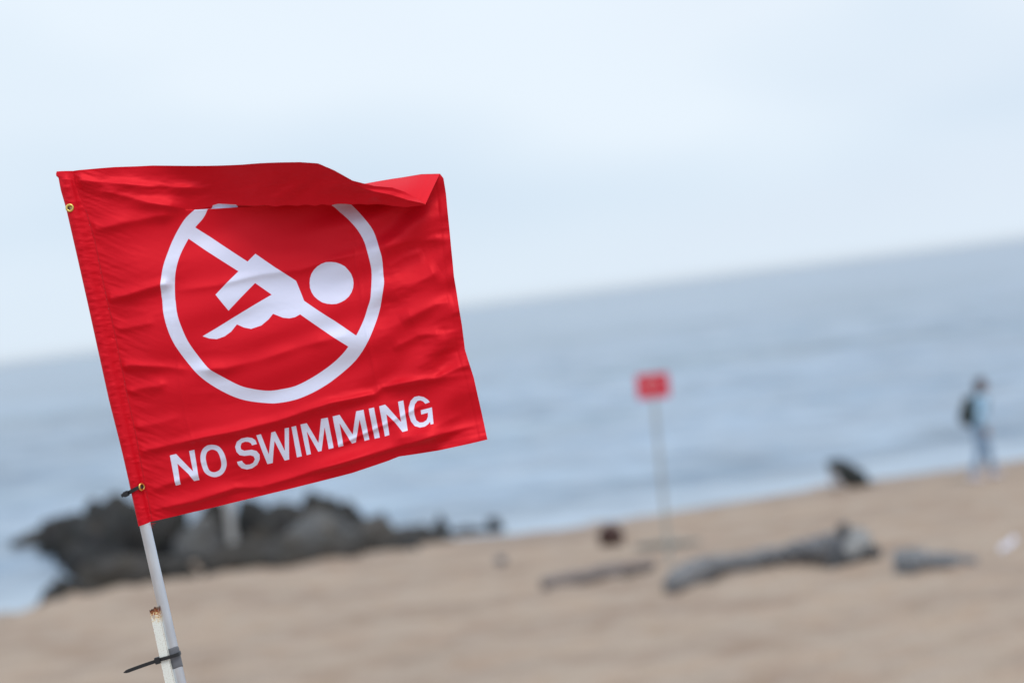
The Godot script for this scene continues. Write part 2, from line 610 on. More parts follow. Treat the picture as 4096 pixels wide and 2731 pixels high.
func flag_print() -> ImageTexture:
	# the no-swimming sign and the words under it, in flag coordinates: across, then up, in thousandths of the main sheet
	var art := {
		"outer": [304, 1002, 271, 973, 245, 939, 220, 899, 199, 854, 180, 807, 167, 759, 160, 715, 159, 697, 156, 653, 161, 588, 177, 530, 206, 466, 241, 414, 290, 366, 339, 332, 398, 309, 436, 301, 491, 302, 554, 317, 617, 345, 679, 383, 725, 436, 753, 489, 772, 536, 785, 579, 797, 626, 798, 661, 800, 715, 797, 748, 784, 823, 760, 879, 736, 926, 724, 948],
		"inner": [351, 1020, 318, 970, 288, 937, 262, 898, 234, 847, 214, 794, 203, 744, 196, 691, 197, 694, 196, 638, 207, 567, 227, 512, 254, 460, 290, 423, 335, 384, 373, 364, 413, 350, 445, 347, 493, 349, 548, 366, 605, 394, 642, 418, 665, 439, 693, 469, 721, 514, 738, 551, 753, 590, 764, 665, 764, 715, 755, 787, 739, 839, 718, 882, 697, 917, 681, 945, 663, 969],
		"swimmer": [288, 937, 418, 805, 443, 830, 507, 760, 546, 714, 561, 638, 636, 546, 693, 469, 697, 444, 665, 439, 544, 593, 529, 587, 511, 587, 493, 594, 467, 612, 452, 595, 428, 577, 397, 570, 377, 578, 358, 592, 338, 570, 317, 557, 293, 551, 272, 556, 254, 566, 471, 680, 430, 727, 342, 642, 313, 702, 388, 774, 262, 898, 260, 925],
		"head": [709, 654, 706, 638, 700, 624, 691, 612, 679, 604, 666, 600, 652, 599, 638, 603, 624, 610, 611, 619, 600, 632, 591, 646, 585, 662, 582, 679, 583, 697, 586, 713, 592, 728, 601, 740, 612, 749, 625, 755, 639, 756, 653, 752, 667, 745, 679, 735, 691, 722, 699, 706, 706, 689, 709, 671],
		"n": [90, 195, 109, 196, 148, 131, 147, 198, 163, 199, 161, 99, 145, 99, 135, 123, 108, 164, 106, 97, 91, 96],
		"o_out": [219, 204, 235, 195, 245, 176, 249, 152, 247, 130, 238, 111, 224, 99, 206, 97, 191, 105, 180, 119, 176, 139, 175, 160, 178, 179, 187, 196, 202, 205],
		"o_in": [216, 188, 227, 180, 232, 164, 233, 145, 230, 128, 222, 117, 207, 114, 196, 121, 192, 135, 191, 153, 192, 169, 198, 183, 207, 188],
		"s": [346, 177, 344, 191, 336, 201, 322, 207, 305, 207, 290, 199, 282, 183, 283, 165, 290, 152, 303, 146, 320, 144, 329, 138, 330, 127, 323, 117, 312, 114, 301, 116, 295, 125, 293, 132, 278, 132, 279, 120, 286, 107, 300, 99, 317, 99, 333, 107, 344, 123, 347, 140, 341, 154, 328, 162, 306, 164, 298, 171, 298, 181, 303, 191, 314, 193, 323, 190, 329, 184, 331, 176],
		"w": [349, 207, 363, 208, 373, 134, 393, 206, 405, 207, 420, 134, 433, 210, 446, 210, 427, 100, 413, 100, 397, 174, 378, 101, 362, 101],
		"i": [453, 210, 467, 211, 465, 101, 450, 101],
		"m": [480, 212, 499, 212, 520, 134, 542, 215, 562, 214, 560, 103, 545, 103, 547, 182, 524, 103, 514, 103, 494, 182, 492, 101, 479, 101],
		"m2": [576, 214, 597, 214, 622, 132, 646, 208, 668, 205, 666, 95, 651, 96, 651, 175, 626, 101, 614, 101, 592, 183, 589, 102, 574, 102],
		"i2": [683, 203, 699, 201, 697, 90, 681, 92],
		"n2": [714, 199, 732, 197, 767, 123, 770, 197, 786, 199, 781, 89, 765, 87, 748, 128, 730, 161, 726, 87, 712, 88],
		"g": [860, 177, 856, 187, 846, 199, 832, 206, 819, 205, 806, 193, 797, 172, 793, 145, 795, 119, 803, 101, 817, 93, 832, 94, 843, 101, 849, 108, 849, 98, 858, 99, 863, 158, 829, 154, 828, 138, 848, 141, 846, 128, 840, 116, 829, 110, 819, 111, 811, 121, 809, 142, 811, 161, 816, 178, 826, 189, 834, 189, 841, 184, 846, 174],
	}
	var size := 1024
	var ink := PackedFloat32Array()
	ink.resize(size * size)
	var flip := func(a: Array) -> Array:
		var o := []
		for i in a.size() / 2:
			o.append(a[2 * i])
			o.append(1000.0 - 800.0 * a[2 * i + 1] / 1000.0)
		return o
	var inner: Array = []
	var within := smooth_line(art.inner, false)
	for i in within.size() / 2:
		var k: int = within.size() / 2 - 1 - i
		inner.append(within[2 * k])
		inner.append(within[2 * k + 1])
	paint(ink, size, flip.call(smooth_line(art.outer, false) + inner))
	for name in ["swimmer", "head", "n", "s", "w", "i", "m", "m2", "i2", "n2", "g"]: paint(ink, size, flip.call(art[name]))
	paint(ink, size, flip.call(smooth_line(art.o_out, true)))
	paint(ink, size, flip.call(smooth_line(art.o_in, true)), -1.0)
	paint(ink, size, [345, 200, 423, 200, 444, 148, 371, 148])     # the ring where it crosses the fold
	var im := Image.create(size, size, false, Image.FORMAT_RGB8)
	var red := Color8(213, 13, 34)
	var white := Color8(219, 222, 245)
	im.fill(red)
	for y in size:
		for x in size:
			var v := clampf(ink[y * size + x], 0.0, 1.0)
			if v > 0.0: im.set_pixel(x, y, red.lerp(white, v))
	return ImageTexture.create_from_image(im)

func fold_height(p: Vector2, folds: Array) -> float:
	var z := 0.0
	for f in folds:
		var box: Rect2 = f.box
		if not box.has_point(p): continue
		var best := INF
		var side := 0.0
		var tt := 0.0
		var pts: PackedVector2Array = f.p
		var n := pts.size()
		for i in n - 1:
			var a := pts[i]
			var ab := pts[i + 1] - a
			var t := clampf((p - a).dot(ab) / ab.length_squared(), 0.0, 1.0)
			var q := p - a - ab * t
			var d := q.length_squared()
			if d < best:
				best = d
				side = signf(ab.cross(q))
				tt = (i + t) / (n - 1)
		best = sqrt(best)
		var taper := minf(1.0, minf(tt, 1.0 - tt) * 6.0 + 0.12)
		var w: float = f.above if side > 0.0 else f.below
		var wob := 0.85 + 0.5 * slack.get_noise_2d(p.x * 9.0, p.y * 9.0 + f.amp * 900.0)
		z += 3.4 * f.amp * taper * wob * exp(-pow(best / (1.25 * w), 1.5))
	return z

func read_folds(rows: Array) -> Array:
	var out := []
	for r in rows:
		var p := PackedVector2Array()
		for i in range(3, r.size(), 2): p.append(Vector2(r[i], r[i + 1]) * 0.001)
		var box := Rect2(p[0], Vector2.ZERO)
		for q in p: box = box.expand(q)
		out.append({"p": p, "amp": r[0] * 0.001, "above": r[1] * 0.001, "below": r[2] * 0.001, "box": box.grow(0.08)})
	return out

func flag_and_pole() -> void:
	var foot := Vector3(-0.77717, 3.83967, -4.0)      # the pole's axis at the flag's lower edge
	var bottom := _line([13, 11, 144, 24, 293, 42, 426, 59, 500, 74, 523, 80, 603, 82, 704, 92])
	var ridge := _line([-41, 649, 108, 631, 174, 623, 218, 620, 313, 614, 405, 619, 506, 634, 577, 638, 636, 639, 674, 635])
	var seam := _line([13, 11, 13, 22, 7, 102, 3, 178, -6, 286, -14, 395, -23, 486, -31, 588, -41, 649])
	var fly := _line([704, 92, 692, 218, 682, 272, 681, 277, 681, 327, 677, 426, 679, 503, 681, 593, 680, 625, 674, 635])
	var pleat := _line([-41, 649, 108, 631, 174, 623, 204, 625, 224, 628, 276, 618, 363, 604, 403, 600, 466, 595, 529, 587, 592, 576, 622, 573, 639, 573])
	var top := _line([-52, 728, -42, 728, 28, 726, 104, 720, 208, 705, 292, 693, 323, 690, 409, 681, 445, 674, 474, 657, 506, 634, 546, 620, 579, 614, 601, 604, 632, 582, 637, 577])
	var seam_top := _line([-41, 649, -47, 674, -52, 703, -52, 728])
	var pole_edge := _line([-13, 5, -21, 102, -26, 152, -40, 264, -50, 373, -57, 451, -67, 555, -77, 655, -83, 692, -85, 718, -89, 722, -89, 727, -87, 731])
	var folds := [
		[2.5, 12, 8, -60, 606, 2, 608, 43, 613, 100, 618, 135, 617],
		[3, 10, 8, -56, 463, -25, 463, 20, 468, 93, 480, 118, 481],
		[1.2, 8, 6, 116, 465, 204, 466, 294, 477, 373, 476, 436, 489, 534, 499],
		[2.5, 14, 10, 534, 496, 588, 507, 676, 505],
		[3.5, 8, 8, -42, 324, 11, 329, 89, 315, 131, 303],
		[2.5, 12, 10, 135, 303, 201, 299, 273, 308, 354, 324, 452, 334],
		[4, 8, 7, -33, 153, 15, 154, 78, 160, 141, 167, 221, 173, 292, 182, 401, 204, 490, 211, 509, 222, 580, 228, 686, 225],
		[4, 10, 6, 18, 35, 107, 41, 189, 58, 241, 53, 349, 73, 475, 93, 601, 113, 691, 124],
		[2, 10, 8, 5, 72, 86, 88, 132, 96],
		[0.6, 3, 3, 482, 577, 485, 515, 492, 303, 502, 170],
		[0.5, 3, 3, 106, 421, 110, 209, 118, 164],
		[3, 15, 12, 539, 394, 604, 422, 651, 442],
		[2.5, 10, 12, 538, 456, 584, 477, 621, 485],
		[3, 14, 12, 560, 348, 633, 374, 669, 378],
		[2.5, 12, 10, 536, 298, 591, 317, 644, 315],
		[2, 8, 6, 615, 228, 670, 244, 692, 245],
		[1.2, 4, 3, 387, 112, 433, 126, 479, 140, 525, 155, 566, 170, 588, 179],
		[1.6, 8, 6, -24, 402, 20, 403, 74, 407],
		[1.5, 8, 8, -27, 274, 31, 280, 84, 282],
		[1.5, 8, 8, -18, 207, 39, 204, 102, 214],
		[2.0, 10, 8, 513, 115, 585, 124, 659, 150],
	]
	var flap_folds := [
		[4, 9, 12, -59, 712, -30, 704, 22, 694, 94, 679, 211, 661],
		[3.5, 12, 10, -4, 682, 45, 664, 90, 646, 163, 625],
	]
	var sheet_folds := read_folds(folds + flap_folds)
	var lean := Vector3(-0.0989, 1.0213, 0.0).normalized()

	# the pole, with the tape round it
	var pole := thing("flag_pole", "slim silver aluminium tube carrying the red flag", "flagpole", foot + lean * -1.62)
	var pm := mat(lin(0.80, 0.85, 0.92), 0.30, 0.85)
	pm.albedo_texture = noise_tex(0.012, 5, Color(0.90, 0.90, 0.91), Color(1, 1, 1), 44)
	pm.uv1_triplanar = true
	pm.uv1_scale = Vector3(6, 2, 6)
	var a0 := []
	var r0 := []
	for i in 12:
		a0.append(lean * (2.315 * i / 11.0))
		r0.append(0.0112)
	put("tube", tube(a0, r0, 40), pm, pole)
	var tp := PackedVector3Array()
	for i in 22:
		for k in 40:
			var an := TAU * k / 40
			var t := i / 21.0
			var rr := 0.0121 + 0.0004 * fine.get_noise_2d(cos(an) * 2.0 + t * 9.0, sin(an) * 2.0 + t * 4.0)
			if i == 0 or i == 21: rr = 0.0113
			tp.append(lean * (1.62 - 0.288 + 0.042 * t + 0.0015 * sin(an * 2.0)) + Vector3(cos(an), 0, sin(an)) * rr)
	put("duct_tape", sheet(tp, 22, 40, PackedVector2Array(), PackedColorArray(), true), mat(lin(0.135, 0.14, 0.16), 0.5), pole)

	# the flag
	var flag := thing("flag", "red no swimming flag with white swimmer sign, flying from the silver pole", "flag", foot)
	var cloth := mat(Color.WHITE, 0.52, 0.20)
	cloth.albedo_texture = flag_print()
	cloth.metallic_specular = 0.30
	cloth.rim_enabled = true
	cloth.rim = 0.06
	cloth.rim_tint = 0.9
	cloth.backlight_enabled = true
	cloth.backlight = Color(0.12, 0.12, 0.12)
	var plain := mat(Color8(213, 13, 34), 0.52, 0.20)
	plain.metallic_specular = 0.30
	plain.rim_enabled = true
	plain.rim = 0.06
	plain.rim_tint = 0.9
	plain.backlight_enabled = true
	plain.backlight = Color(0.12, 0.12, 0.12)
	var wide := 320
	var main_rows := 230
	var mid_rows := 26
	var flap_rows := 64
	var rows := main_rows + mid_rows + flap_rows
	var b0 := along(bottom, 0.0)
	var b1 := along(bottom, 1.0)
	var r_0 := along(ridge, 0.0)
	var r_1 := along(ridge, 1.0)
	var p := PackedVector3Array()
	var uv := PackedVector2Array()
	p.resize(rows * wide)
	uv.resize(rows * wide)
	for j in wide:
		var u := j / (wide - 1.0)
		var bu := along(bottom, u)
		var ru := along(ridge, u)
		var fu := along(pleat, u)
		var tu := along(top, u)
		var over := smoothstep(0.40, 0.60, u)
		fu.y += 0.0026 * slack.get_noise_1d(u * 19.0) * over * (1.0 - smoothstep(0.93, 1.0, u))
		var bulge := smoothstep(0.29, 0.5, u)
		fu = ru.lerp(fu, smoothstep(0.28, 0.36, u))
		var hang := 0.006 + 0.034 * over                     # how far the pleat's lower edge stands out
		for i in rows:
			var q: Vector2
			var z := 0.0
			var v := 0.0
			if i < main_rows:
				var t := i / (main_rows - 1.0)
				q = bu * (1.0 - t) + ru * t + along(seam, t) * (1.0 - u) + along(fly, t) * u - (b0 * (1.0 - u) * (1.0 - t) + b1 * u * (1.0 - t) + r_0 * (1.0 - u) * t + r_1 * u * t)
				if i == main_rows - 1: q = ru
				v = 1.0 - 0.8 * t
				z = sheet_z(q, u, t, sheet_folds)
				z += 0.010 * bulge * (1.0 - over) * exp(-(1.0 - t) / 0.012)
				z -= 0.010 * over * exp(-(1.0 - t) / 0.10)
			elif i < main_rows + mid_rows:
				var t := (i - main_rows + 1.0) / (mid_rows + 1.0)
				q = ru.lerp(fu, t)
				v = 0.2 - 0.05 * t
				var from := sheet_z(ru, u, 1.0, sheet_folds) + 0.010 * bulge * (1.0 - over) - 0.010 * over
				var to := lerpf(sheet_z(fu, u, 1.0, sheet_folds) * (1.0 - over), hang, smoothstep(0.29, 0.6, u))
				z = lerpf(from, to, t) + sin(PI * t) * (-0.012 * bulge * (1.0 - over) + 0.006 * over)
			else:
				var t := (i - main_rows - mid_rows) / (flap_rows - 1.0)
				var left := along(seam_top, t)
				q = fu.lerp(tu, t)
				if i > main_rows + mid_rows: q += (left - along(pleat, 0.0).lerp(along(top, 0.0), t)) * pow(1.0 - u, 6.0)
				v = 0.15 - 0.15 * t
				var base := sheet_z(q, u, 1.0, sheet_folds) * (1.0 - over)
				var slope := lerpf(0.004, 0.078, smoothstep(0.15, 0.55, u)) * (1.0 - 0.75 * smoothstep(0.75, 1.0, u))
				z = lerpf(base, hang, smoothstep(0.29, 0.6, u)) + slope * pow(t, 1.7) + 0.004 * sin(PI * minf(t * 1.25, 1.0)) * over * (1.0 - smoothstep(0.9, 1.0, u))
				z += (0.011 * slack.get_noise_2d(q.x * 8.0 + 40.0, q.y * 20.0 - q.x * 9.0) + 0.003 * fine.get_noise_2d(q.x * 14.0, q.y * 30.0)) * over * pow(sin(PI * minf(t * 1.1, 1.0)), 2.0) * (1.0 - smoothstep(0.85, 1.0, u))
				z += 0.004 * soft.get_noise_2d(q.x * 9.0 + 3.0, q.y * 26.0) * pow(sin(PI * t), 2.0) * (1.0 - u * 0.5) * smoothstep(0.0, 0.1, u)
				var edge := lerpf(0.85, 0.5, smoothstep(0.75, 0.97, u))
				z -= 0.024 * smoothstep(0.76, 0.84, u) * maxf(0.0, (t - edge) / (1.0 - edge))
			p[i * wide + j] = Vector3(q.x, q.y, z)
			uv[i * wide + j] = Vector2(u, v)
	put("cloth", sheet(p, rows, wide, uv), cloth, flag)

	# the sleeve that the pole runs through: front and back of the cloth round it
	var around := 44
	var up := 400
	var sp := PackedVector3Array()
	var holes := [Vector2(-0.0678, 0.6547), Vector2(0.0055, 0.0836)]
	for i in up:
		var t := i / (up - 1.0)
		var l := along(pole_edge, t)
		var s: Vector2
		if t < 0.885: s = along(seam, t / 0.885)
		else: s = along(seam_top, (t - 0.885) / 0.115)
		for k in around:
			var back := k >= around / 2
			var f := k / (around / 2 - 1.0) if not back else (around - 1.0 - k) / (around / 2 - 1.0)
			f = 0.5 - 0.5 * cos(PI * f) if true else f
			var q := l.lerp(s, f)
			var axis := lean.x / lean.y * q.y
			var r := 0.0134
			var dx := (q.x - axis) / (0.019 if q.x > axis else maxf(axis - l.x, 0.012) + 0.0012)
			var zz := r * sqrt(maxf(0.0, 1.0 - dx * dx))
			if q.x > axis: zz = r * smoothstep(1.0, 0.0, absf(q.x - axis) / maxf(s.x - axis, 0.014))
			var pucker := 0.0012 * fine.get_noise_2d(q.x * 30.0, q.y * 75.0) + 0.0012 * soft.get_noise_2d(q.x * 20.0 + 4.0, q.y * 28.0)
			pucker += 0.0016 * maxf(0.0, fine.get_noise_2d(q.x * 12.0 - q.y * 20.0, q.y * 60.0)) * smoothstep(0.2, 1.0, f)
			zz += pucker * smoothstep(0.0, 0.12, f) * (1.0 - smoothstep(0.9, 1.0, f))
			if t > 0.955: zz *= lerpf(1.0, 0.45, (t - 0.955) / 0.045)
			var inside := absf(q.x - axis) / 0.0125
			if inside < 1.0 and t < 0.975: zz = maxf(zz, 0.0126 * sqrt(1.0 - inside * inside) + maxf(pucker, 0.0))
			if back: zz = -zz
			sp.append(Vector3(q.x, q.y, zz))
	var keep := func(i: int, k: int) -> bool:
		var c := (sp[i * around + k] + sp[(i + 1) * around + (k + 1) % around]) * 0.5
		if c.z < 0.0: return true
		return Vector2(c.x, c.y).distance_to(holes[0]) > 0.0052
	put("sleeve", sheet(sp, up, around, PackedVector2Array(), PackedColorArray(), true, keep), plain, flag)

	# the stitching beside the sleeve, a fine row of thread
	var thread := SurfaceTool.new()
	thread.begin(Mesh.PRIMITIVE_TRIANGLES)
	var stitch := BoxMesh.new()
	stitch.size = Vector3(0.0007, 0.0022, 0.0005)
	for i in 190:
		var t := (i + 0.5) / 190.0
		var s := along(seam, t)
		thread.append_from(stitch, 0, Transform3D(Basis(Vector3.BACK, 0.1), Vector3(s.x + 0.002, s.y, sheet_z(s + Vector2(0.002, 0), 0.003, t, sheet_folds) + 0.0003)))
	tag(put("stitching", thread.commit(), mat(Color8(170, 16, 30), 0.7), flag), "", "", "", "stuff")
	# brass eyelets
	var brass := mat(lin(0.78, 0.56, 0.16), 0.28, 1.0)
	var prof := [Vector2(0.0042, -0.004), Vector2(0.0042, 0.0002), Vector2(0.0048, 0.0012), Vector2(0.0062, 0.0016), Vector2(0.0078, 0.0011), Vector2(0.0087, 0.0), Vector2(0.0084, -0.0006)]
	var g1 := put("grommet", lathe(prof, 40), brass, flag)
	g1.position = Vector3(-0.0678, 0.6547, 0.0138)
	var g2 := put("grommet", lathe(prof, 40), brass, flag)
	g2.position = Vector3(0.0052, 0.0836, 0.0125)
	g2.rotation.y = 0.95
	# loose red threads at the lower corner
	for i in 3:
		var a := Vector3(0.011, 0.008, 0.001)
		var bends := [[0.008, -0.004], [0.004, -0.010], [0.011, -0.001]]
		var b: Array = bends[i]
		put("loose_thread", tube([a, a + Vector3(b[0] * 0.5, b[1] * 0.8, 0.001), a + Vector3(b[0], b[1], 0.0)], [0.0003, 0.0003, 0.0002], 5), plain, flag)

	# the small cable tie through the lower eyelet
	var black := mat(lin(0.012, 0.013, 0.016), 0.42)
	var tie := thing("cable_tie", "short black cable tie through the lower brass eyelet of the flag", "cable tie", foot + Vector3(-0.0262, 0.0735, 0.004))
	var home := Vector3(-0.0262, 0.0735, 0.004)
	var path := []
	var across := []
	var widths := []
	for q in [[0.0075, 0.0842, 0.0090], [0.0045, 0.0842, 0.0150], [0.0010, 0.0838, 0.0172], [-0.0060, 0.0818, 0.0180], [-0.0130, 0.0790, 0.0168], [-0.0190, 0.0764, 0.0130], [-0.0240, 0.0745, 0.0070], [-0.0262, 0.0735, 0.004], [-0.0262, 0.0740, -0.004], [-0.0200, 0.0765, -0.0120], [-0.0100, 0.0800, -0.0170], [0.0000, 0.0840, -0.0165], [0.0070, 0.0845, -0.0090], [0.0082, 0.0845, 0.0]]:
		path.append(Vector3(q[0], q[1], q[2]) - home)
		across.append(Vector3(-0.25, 1.0, 0.0))
		widths.append(0.0072)
	put("strap", band(path, across, widths, 0.0013, true), black, tie)
	var head := put("tie_head", rounded_box(Vector3(0.0100, 0.0110, 0.0080), 0.0015), black, tie)
	head.position = Vector3(-0.0032, -0.0006, 0.001)
	head.rotation.z = 0.28
	var stub := put("tail", rounded_box(Vector3(0.0090, 0.0068, 0.0018), 0.0008), black, tie)
	stub.position = Vector3(-0.0088, -0.0022, 0.0015)
	stub.rotation.z = 0.28

	# the rusty white angle iron behind the pole's foot
	var iron := thing("metal_stake", "white painted angle iron stake with rusty top, strapped beside the silver pole", "stake", foot + Vector3(-0.0018, -0.161, 0.0))
	var sm := mat(Color.WHITE, 0.55)
	sm.albedo_texture = rust_print()
	var stake_lean := Vector3(-0.0136, 0.155, 0.0).normalized()
	var hole := Vector2(-0.0015, -0.0165)
	# front flange and side flange, each a plate of 2.5 mm with its own outline at the broken top
	var fr := PackedVector3Array()
	var fuv := PackedVector2Array()
	var nu := 15
	var nv := 260
	for i in nv:
		for j in nu:
			var f := j / (nu - 1.0)
			var down := pow(i / (nv - 1.0), 2.2) * 1.62
			var jag := (0.0030 * sin(f * 5.0 + 0.8) + 0.0014 * sin(f * 17.0)) * maxf(0.0, 1.0 - down / 0.02)
			var wob := 0.0004 * fine.get_noise_2d(down * 160.0, f * 3.0 + 8.0)
			var q := Vector3((f - 0.5) * 0.0176 + wob * (1.0 if f > 0.5 else -1.0) * absf(f - 0.5) * 2.0, -jag * 0.8, 0.0)
			fr.append(q - stake_lean * down + Vector3(0, 0, 0.0150))
			fuv.append(Vector2(f, minf(down / 0.2, 1.0)))
	var cut := func(i: int, j: int) -> bool:
		var c := (fr[i * nu + j] + fr[(i + 1) * nu + j + 1]) * 0.5
		return Vector2((c.x - hole.x) * 1.5, c.y - hole.y).length() > 0.0042
	put("front_flange", sheet(fr, nv, nu, fuv, PackedColorArray(), false, cut), sm, iron)
	var sd := PackedVector3Array()
	var suv := PackedVector2Array()
	for i in nv:
		for j in nu:
			var f := j / (nu - 1.0)
			var down := pow(i / (nv - 1.0), 2.2) * 1.62
			var q := Vector3(0.0094 + 0.0040 * f, 0.0025 * sin(f * 6.0) * maxf(0.0, 1.0 - down / 0.02), 0.0150 - 0.020 * f)
			sd.append(q - stake_lean * down)
			suv.append(Vector2(1.0 - f, minf(down / 0.2, 1.0)))
	put("side_flange", sheet(sd, nv, nu, suv), sm, iron)

	# the long cable tie round stake and pole
	var tie2 := thing("cable_tie", "long black cable tie round pole and stake with its tail sticking out left", "cable tie", foot + Vector3(0.016, -0.2618, 0.0))
	path = []
	across = []
	widths = []
	for i in 40:
		var an := TAU * i / 40.0
		var c := Vector2(cos(an), sin(an))
		var q := Vector2(signf(c.x) * pow(absf(c.x), 0.55) * 0.0215, signf(c.y) * pow(absf(c.y), 0.55) * 0.0172)
		path.append(Vector3(q.x, q.x * 0.155, q.y + 0.0018))
		across.append(Vector3(-0.155, 1.0, 0.0))
		widths.append(0.0070)
	put("strap", band(path, across, widths, 0.0016, true), black, tie2)
	var h2 := put("tie_head", rounded_box(Vector3(0.0105, 0.0135, 0.0085), 0.0015), black, tie2)
	h2.position = Vector3(-0.0225, -0.0040, 0.0155)
	h2.rotation.z = 0.16
	path = []
	across = []
	widths = []
	for i in 14:
		var t := i / 13.0
		path.append(Vector3(-0.0240 - 0.0680 * t, -0.0045 - 0.0125 * t - 0.002 * t * t, 0.0160 + 0.006 * t))
		across.append(Vector3(-0.2, 1.0, 0.0))
		widths.append(0.0070 if t < 0.9 else lerpf(0.0070, 0.0012, (t - 0.9) / 0.1))
	put("tail", band(path, across, widths, 0.0016), black, tie2)

# depth of the main sheet: slack waves, folds, and fine puckers along the sleeve
func sheet_z(q: Vector2, u: float, t: float, folds: Array) -> float:
	var hold := smoothstep(0.0, 0.12, u)
	var r := q.rotated(-0.125)
	var z := 0.020 * sin(u * 4.2 + t * 1.4 - 0.6) * u + 0.012 * sin(t * 3.6 - u * 1.5) * hold
	z += 0.0060 * slack.get_noise_2d(r.x * 4.0, r.y * 11.0) * hold
	var right := smoothstep(0.55, 0.95, u)
	var patch := smoothstep(-0.05, 0.45, soft.get_noise_2d(r.x * 5.0 + 70.0, r.y * 9.0 - 20.0)) * (0.6 + 0.6 * right) * (1.0 - 0.65 * smoothstep(0.20, 0.10, absf(u - 0.5) - 0.08) * smoothstep(0.25, 0.35, t))
	z -= 0.035 * smoothstep(0.35, 1.0, t) * smoothstep(0.05, 0.4, u) * (1.0 - 0.6 * right)
	var g := q.rotated(-0.55)
	z += 0.0110 * slack.get_noise_2d(g.x * 6.0 + 5.0, g.y * 14.0) * right
	z += 0.0022 * patch * fine.get_noise_2d(r.x * 9.0 + 31.0, r.y * 30.0) * hold
	z += 0.0005 * patch * fine.get_noise_2d(r.x * 24.0, r.y * 90.0) + 0.00010 * fine.get_noise_2d(r.x * 50.0, r.y * 140.0)
	var near := exp(-u / 0.055)
	z += near * (1.0 - exp(-u / 0.006)) * (0.0022 * fine.get_noise_2d(q.x * 11.0, q.y * 62.0 + q.x * 30.0) + 0.0006 * fine.get_noise_2d(q.x * 40.0, q.y * 150.0))
	z += fold_height(q, folds) * smoothstep(0.0, 0.02, u)
	# hems along the lower and the flying edge: a doubled strip with its stitched step
	z += 0.0007 * smoothstep(0.028, 0.020, t) + 0.0007 * smoothstep(0.975, 0.981, u)
	z -= 0.0009 * exp(-absf(t - 0.026) / 0.004) + 0.0009 * exp(-absf(u - 0.976) / 0.003)
	return z

func rust_print() -> ImageTexture:
	var w := 64
	var h := 512
	var im := Image.create(w, h, false, Image.FORMAT_RGB8)
	var n := FastNoiseLite.new()
	n.seed = 77
	n.frequency = 1.0
	n.fractal_octaves = 4
	for y in h:
		for x in w:
			var f := x / 63.0
			var t := y / 511.0
			var c := Color8(230, 232, 226)
			var k := n.get_noise_2d(f * 3.0, t * 26.0)
			var stain := smoothstep(0.16, 0.0, t + k * 0.10) 
			c = c.lerp(Color8(222, 178, 112), stain * 0.85)
			var deep := smoothstep(0.075, 0.0, t + n.get_noise_2d(f * 5.0 + 9.0, t * 40.0) * 0.14 - 0.02 * f)
			c = c.lerp(Color8(150, 66, 24), deep * 0.9)
			c = c.lerp(Color8(52, 24, 16), smoothstep(0.045, 0.0, t + n.get_noise_2d(f * 7.0 - 4.0, t * 70.0) * 0.06))
			var chip := smoothstep(0.34, 0.46, n.get_noise_2d(f * 8.0 + 20.0, t * 60.0)) * (0.35 + 0.65 * smoothstep(0.35, 0.5, absf(f - 0.5)))
			c = c.lerp(Color8(120, 84, 60), chip * 0.8)
			im.set_pixel(x, y, c)
	return ImageTexture.create_from_image(im)

# ---------------------------------------------------------------- things on the beach

func log_mesh(at: Array, radius: Array, s: int) -> ArrayMesh:
	var n := FastNoiseLite.new()
	n.seed = s
	n.frequency = 1.0
	n.fractal_octaves = 3
	# resample the axis, then a bark-like ring at each step
	var steps := 60
	var sides := 18
	var p := PackedVector3Array()
	var c := PackedColorArray()
	for i in steps:
		var t := float(i) / (steps - 1) * (at.size() - 1)
		var k := mini(int(t), at.size() - 2)
		var f := t - k
		var q: Vector3 = at[k].cubic_interpolate(at[k + 1], at[maxi(k - 1, 0)], at[mini(k + 2, at.size() - 1)], f)
		var r: float = lerpf(radius[k], radius[k + 1], f)
		if i == 0 or i == steps - 1: r *= 0.02
		var dir: Vector3 = (at[k + 1] - at[k]).normalized()
		var side := dir.cross(Vector3.UP).normalized()
		var up := side.cross(dir)
		for j in sides:
			var a := TAU * j / sides
			var e := side * cos(a) + up * sin(a)
			var bump := 1.0 + 0.55 * n.get_noise_3dv(e * 1.4 + dir * t * 2.2) + 0.22 * n.get_noise_3dv(e * 5.0 + dir * t * 1.5)
			p.append(q + e * r * bump)
			var v := 0.5 + 0.5 * n.get_noise_3dv(e * 3.0 + dir * t * 1.0 + Vector3(5, 5, 5))
			c.append(Color(0.115, 0.12, 0.13).lerp(Color(0.24, 0.24, 0.245), v))
	return sheet(p, steps, sides, PackedVector2Array(), c, true)

